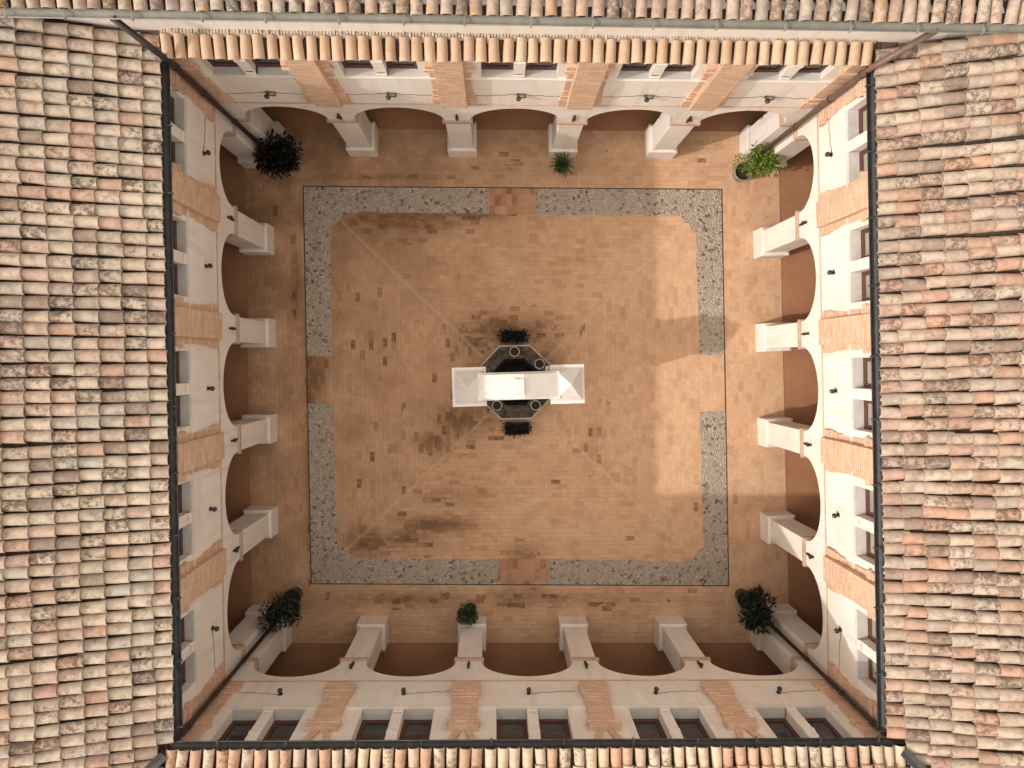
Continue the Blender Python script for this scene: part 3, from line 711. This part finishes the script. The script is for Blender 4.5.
# ------------------------------------------------------------------ down-pipes in the four corners
def downpipe(label, pts, mat, r=.048):
    t = thing('downpipe', label, 'downpipe', (pts[-1][0], pts[-1][1], 0), 0, 'corner downpipes')
    o = Vector((pts[-1][0], pts[-1][1], 0)); q = [Vector(p) - o for p in pts]
    fine = [q[0]]
    for a, b, c in zip(q, q[1:], q[2:]):
        e = min(.12, (b - a).length * .3); fine += [b + (a - b).normalized() * e, b + (a - b).normalized() * e * .3 + (c - b).normalized() * e * .3, b + (c - b).normalized() * e]
    fine.append(q[-1])
    m = MB(); m.tube(fine, r, 12); m.build('pipe', M[mat], t)
    sx, sy = (.05 if q[-2].x == 0 else 0), 0
    for z in (1.3, 3.0, 4.6, 5.8):
        m = MB(); m.lathe([(r, -.02), (r + .012, -.02), (r + .012, .02), (r, .02)], (q[-1].x, q[-1].y, z), 12); m.build('clamp', M['iron'], t)
    return t
ins = .16
downpipe('dark downpipe in the shaded corner behind the big dark potted shrub', [(-5.88, 5.26, 7.40), (-5.50, 5.03, 6.52), (-5.8 + ins, 5.33 - ins, 5.9), (-5.8 + ins, 5.33 - ins, .1)], 'pipe_dark', .055)
downpipe('brown downpipe in the sunlit corner behind the bright green potted shrub', [(7.04, 5.25, 7.38), (6.42, 4.98, 6.52), (6.81 - ins, 5.33 - ins, 5.8), (6.81 - ins, 5.33 - ins, .1)], 'pipe_brown', .055)
downpipe('dark downpipe in the corner behind the potted shrub with white flowers', [(-5.6, -6.64, 6.32), (-5.76 + ins, -6.84 + ins, 6.15), (-5.76 + ins, -6.84 + ins, .1)], 'pipe_dark')
downpipe('dark downpipe in the corner behind the shrub with long drooping leaves', [(7.05, -6.75, 6.32), (7.235 - ins, -6.95 + ins, 6.15), (7.235 - ins, -6.95 + ins, .1)], 'pipe_dark')

# ------------------------------------------------------------------ the well
WC = Vector((.53, -.575, 0.0))
well = thing('stone_well', 'white well head with pyramid capped piers and pitched lintel over dark octagonal basin', 'well', WC, R(1.6))
def octa(ap, z, rot=22.5): return [(ap / math.cos(R(22.5)) * math.cos(R(rot + 45 * k)), ap / math.cos(R(22.5)) * math.sin(R(rot + 45 * k)), z) for k in range(8)]
def rings(mb, specs):
    for (a0, z0), (a1, z1) in zip(specs, specs[1:]):
        mb.add(octa(a0, z0) + octa(a1, z1), [(k, (k + 1) % 8, (k + 1) % 8 + 8, k + 8) for k in range(8)])
m = MB(); rings(m, [(.93, 0), (.93, .42), (.915, .42), (.80, .36), (.80, .33), (.60, .27), (.60, .2)]); m.build('basin', M['dark_stone'], well)
m = MB(); rings(m, [(.945, .36), (.955, .45), (.925, .45), (.92, .40), (.945, .36)]); m.build('rim', M['pale_stone'], well)
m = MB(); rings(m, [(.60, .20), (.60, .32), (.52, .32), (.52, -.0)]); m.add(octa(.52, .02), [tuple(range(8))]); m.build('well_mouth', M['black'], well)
for sg in (-1, 1):
    c = sg * 1.11
    m = MB(); m.box(c - .27, c + .27, -.34, .34, .012, 2.45); m.box(c - .33, c + .33, -.40, .40, .012, .5); p = m.build('pier', M['plaster2'], well, .015)
    m = MB(); m.box(c - .31, c + .31, -.38, .38, 2.45, 2.56); m.box(c - .385, c + .385, -.445, .445, 2.56, 2.72); m.build('cap', M['plaster2'], p, .012)
    m = MB(); b = .33; m.add([(c - b, -b - .05, 2.72), (c + b, -b - .05, 2.72), (c + b, b + .05, 2.72), (c - b, b + .05, 2.72), (c + sg * .04, 0, 3.20)], [(0, 1, 4), (1, 2, 4), (2, 3, 4), (3, 0, 4), (3, 2, 1, 0)]); m.build('pyramid', M['plaster2'], p)
m = MB(); m.box(-.86, .86, -.26, .26, 2.46, 2.80); m.box(-.92, .92, -.31, .31, 2.80, 2.90); ln = m.build('lintel', M['plaster2'], well, .012)
m = MB(); m.add([(-.88, -.27, 2.90), (.88, -.27, 2.90), (.88, .27, 2.90), (-.88, .27, 2.90), (.10, -.27, 3.26), (.10, .27, 3.26)], [(0, 4, 5, 3), (1, 2, 5, 4), (0, 1, 4), (2, 3, 5), (3, 2, 1, 0)]); m.build('pediment', M['plaster2'], ln, .008)
m = MB(); m.frustum((-.14, .18, -.20, .20), (-.05, .11, -.16, .16), 3.17, 3.285); m.build('finial', M['plaster2'], ln, .008)

# ------------------------------------------------------------------ plants
def leaves(mb, centre, rad, count, size, droop=.2, shell=.5):
    for _ in range(count):
        while True:
            v = Vector((random.uniform(-1, 1), random.uniform(-1, 1), random.uniform(-1, 1)))
            if shell * random.random() < v.length <= 1: break
        p = Vector(centre) + Vector((v.x * rad[0], v.y * rad[1], v.z * rad[2]))
        out = (v + Vector((random.gauss(0, .5), random.gauss(0, .5), random.gauss(.25, .5) - droop))).normalized()
        sd_ = out.cross(Vector((random.gauss(0, 1), random.gauss(0, 1), random.gauss(0, 1)))).normalized(); nn = out.cross(sd_)
        l = size * random.uniform(.6, 1.3); w = l * random.uniform(.28, .42)
        a = [p, p + out * l * .4 + sd_ * w * .5 + nn * w * .12, p + out * l - nn * l * .12, p + out * l * .4 - sd_ * w * .5 + nn * w * .12, p + out * l * .45]
        mb.add(a, [(0, 1, 4), (1, 2, 4), (2, 3, 4), (3, 0, 4)], True, tone=random.random() ** 1.5)
def pot(parent, mat, r, h, soil=True):
    m = MB(); m.lathe([(0, .0), (r * .68, .0), (r * .72, .02), (r * .93, h - .07), (r, h - .06), (r * 1.02, h), (r * .90, h), (r * .88, h - .06)], (0, 0, 0), 24); p = m.build('pot', M[mat], parent)
    if soil:
        m = MB(); m.lathe([(.0, h - .05), (r * .5, h - .045), (r * .89, h - .055)], (0, 0, 0), 24); m.build('soil', M['soil'], p)
    return p
def shrub(label, loc, potmat, pr, ph, clumps, leafmat, lsize, trunk_top, flowers=None):
    t = thing('potted_shrub', label, 'potted plant', (loc[0], loc[1], .012), 0, 'potted plants round the court')
    pot(t, potmat, pr, ph)
    m = MB(); top = Vector(trunk_top)
    m.tube([(0, 0, ph - .07), Vector((0, 0, ph)).lerp(top, .5) + Vector((.02, -.02, 0)), top], [.025, .02, .014], 8)
    for c, rd, n in clumps:
        c = Vector(c); st = Vector((0, 0, ph)).lerp(top, random.uniform(.5, .95))
        m.tube([st, st.lerp(c, .5) + Vector((0, 0, .03)), c], [.013, .01, .006], 6)
    m.build('stem', M['bark'], t)
    m = MB().need('tone')
    for c, rd, n in clumps: leaves(m, c, rd, n, lsize)
    m.build('foliage', M[leafmat], t, recalc=False)
    if flowers:
        m = MB().need('tone')
        for c, rd, n in flowers: leaves(m, c, rd, n, .05)
        m.build('blossom', M['petal'], t, recalc=False)
    return t
def clumpset(c, r, n, k, per):
    out = []
    for _ in range(k):
        a = random.uniform(0, 6.28); q = random.uniform(.25, 1)
        out.append(((c[0] + r[0] * q * math.cos(a), c[1] + r[1] * q * math.sin(a), c[2] + random.uniform(-1, 1) * r[2]), (n * random.uniform(.7, 1.2),) * 3, per))
    return out
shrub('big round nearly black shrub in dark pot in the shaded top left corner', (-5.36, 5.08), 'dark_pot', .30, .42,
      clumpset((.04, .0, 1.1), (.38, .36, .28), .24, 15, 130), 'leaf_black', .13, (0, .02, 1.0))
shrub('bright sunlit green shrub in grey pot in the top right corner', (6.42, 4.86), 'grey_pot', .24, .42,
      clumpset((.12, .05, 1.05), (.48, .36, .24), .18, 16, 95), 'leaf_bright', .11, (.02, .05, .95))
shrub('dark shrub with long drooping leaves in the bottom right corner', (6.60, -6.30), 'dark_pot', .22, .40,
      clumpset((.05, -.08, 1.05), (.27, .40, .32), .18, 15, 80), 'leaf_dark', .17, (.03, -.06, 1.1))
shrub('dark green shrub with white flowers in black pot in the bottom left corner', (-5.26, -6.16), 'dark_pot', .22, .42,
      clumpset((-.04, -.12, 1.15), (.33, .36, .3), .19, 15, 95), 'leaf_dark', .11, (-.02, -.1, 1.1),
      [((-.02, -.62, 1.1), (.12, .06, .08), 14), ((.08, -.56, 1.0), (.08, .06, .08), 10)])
shrub('small bushy round shrub in front of the second pier from the left at the bottom', (-.66, -6.52), 'grey_pot', .17, .32,
      clumpset((0, -.02, .66), (.18, .18, .12), .14, 9, 80), 'leaf_mid', .10, (0, 0, .6))
# the little spiky palm in front of the top arcade
t = thing('potted_palm', 'small dark spiky palm in pot before the third pier of the top arcade', 'potted plant', (1.72, 5.0, .012), 0, 'potted plants round the court')
pot(t, 'dark_pot', .17, .34)
m = MB(); m.tube([(0, 0, .28), (.01, .0, .5)], [.045, .04], 8); m.build('stem', M['bark'], t)
m = MB().need('tone')
for k in range(120):
    a = random.uniform(0, 6.28); el = random.uniform(-.1, 1.35); l = random.uniform(.26, .42)
    prev = Vector((0.01, 0, .5)); dirv = Vector((math.cos(a) * math.cos(el), math.sin(a) * math.cos(el), math.sin(el))); sd_ = Vector((-math.sin(a), math.cos(a), 0)); pts = []
    for j in range(5): pts.append(Vector((.01, 0, .5)) + dirv * l * j / 4 + Vector((0, 0, -.22 * (j / 4) ** 2 * l * 2)))
    vs_ = []
    for j, p in enumerate(pts): w = .016 * (1 - j / 4.3) + .002; vs_ += [p - sd_ * w, p + Vector((0, 0, -.006)), p + sd_ * w]
    m.add(vs_, [(3 * j + q, 3 * j + q + 1, 3 * j + q + 4, 3 * j + q + 3) for j in range(4) for q in (0, 1)], True, tone=random.random())
m.build('foliage', M['leaf_mid'], t, recalc=False)

# dark planters above and below the well's basin
for (lab, cx, cy) in (('black leafy plant box on the paving just above the well basin', .48, .38 + .23), ('black leafy plant box on the paving just below the well basin', .58, -1.565 - .24)):
    t = thing('planter_box', lab, 'planter', (cx, cy, .012), R(1.6), 'plant boxes beside the well')
    m = MB(); w, d, h = .32, .15, .2
    m.box(-w, w, -d, -d + .02, 0, h); m.box(-w, w, d - .02, d, 0, h); m.box(-w, -w + .02, -d + .02, d - .02, 0, h); m.box(w - .02, w, -d + .02, d - .02, 0, h); m.box(-w + .02, w - .02, -d + .02, d - .02, .02, .16); m.build('trough', M['dark_pot'], t)
    m = MB().need('tone')
    for k in range(9): leaves(m, (-.29 + .073 * k, random.uniform(-.03, .03), .27), (.09, .15, .09), 60, .085)
    m.build('foliage', M['leaf_black'], t, recalc=False)
# four white pots standing on the basin
for lab, x, y in (('white rimmed pot on the top edge of the well basin', .50, .215), ('white rimmed pot on the upper right edge of the well basin', 1.145, -.10),
                  ('white rimmed pot on the lower left edge of the well basin', .05, -1.17), ('white rimmed pot on the lower right edge of the well basin', 1.045, -1.165)):
    t = thing('flower_pot', lab, 'flower pot', (x, y, .36), 0, 'white pots round the well basin')
    m = MB(); m.lathe([(0, 0), (.085, 0), (.09, .01), (.12, .18), (.137, .18), (.137, .215), (.117, .215), (.112, .15)], (0, 0, 0), 8, False); m.build('pot', M['pale_stone'], t)
    m = MB(); m.lathe([(0, .17), (.114, .165)], (0, 0, 0), 8, False); m.build('soil', M['soil'], t)
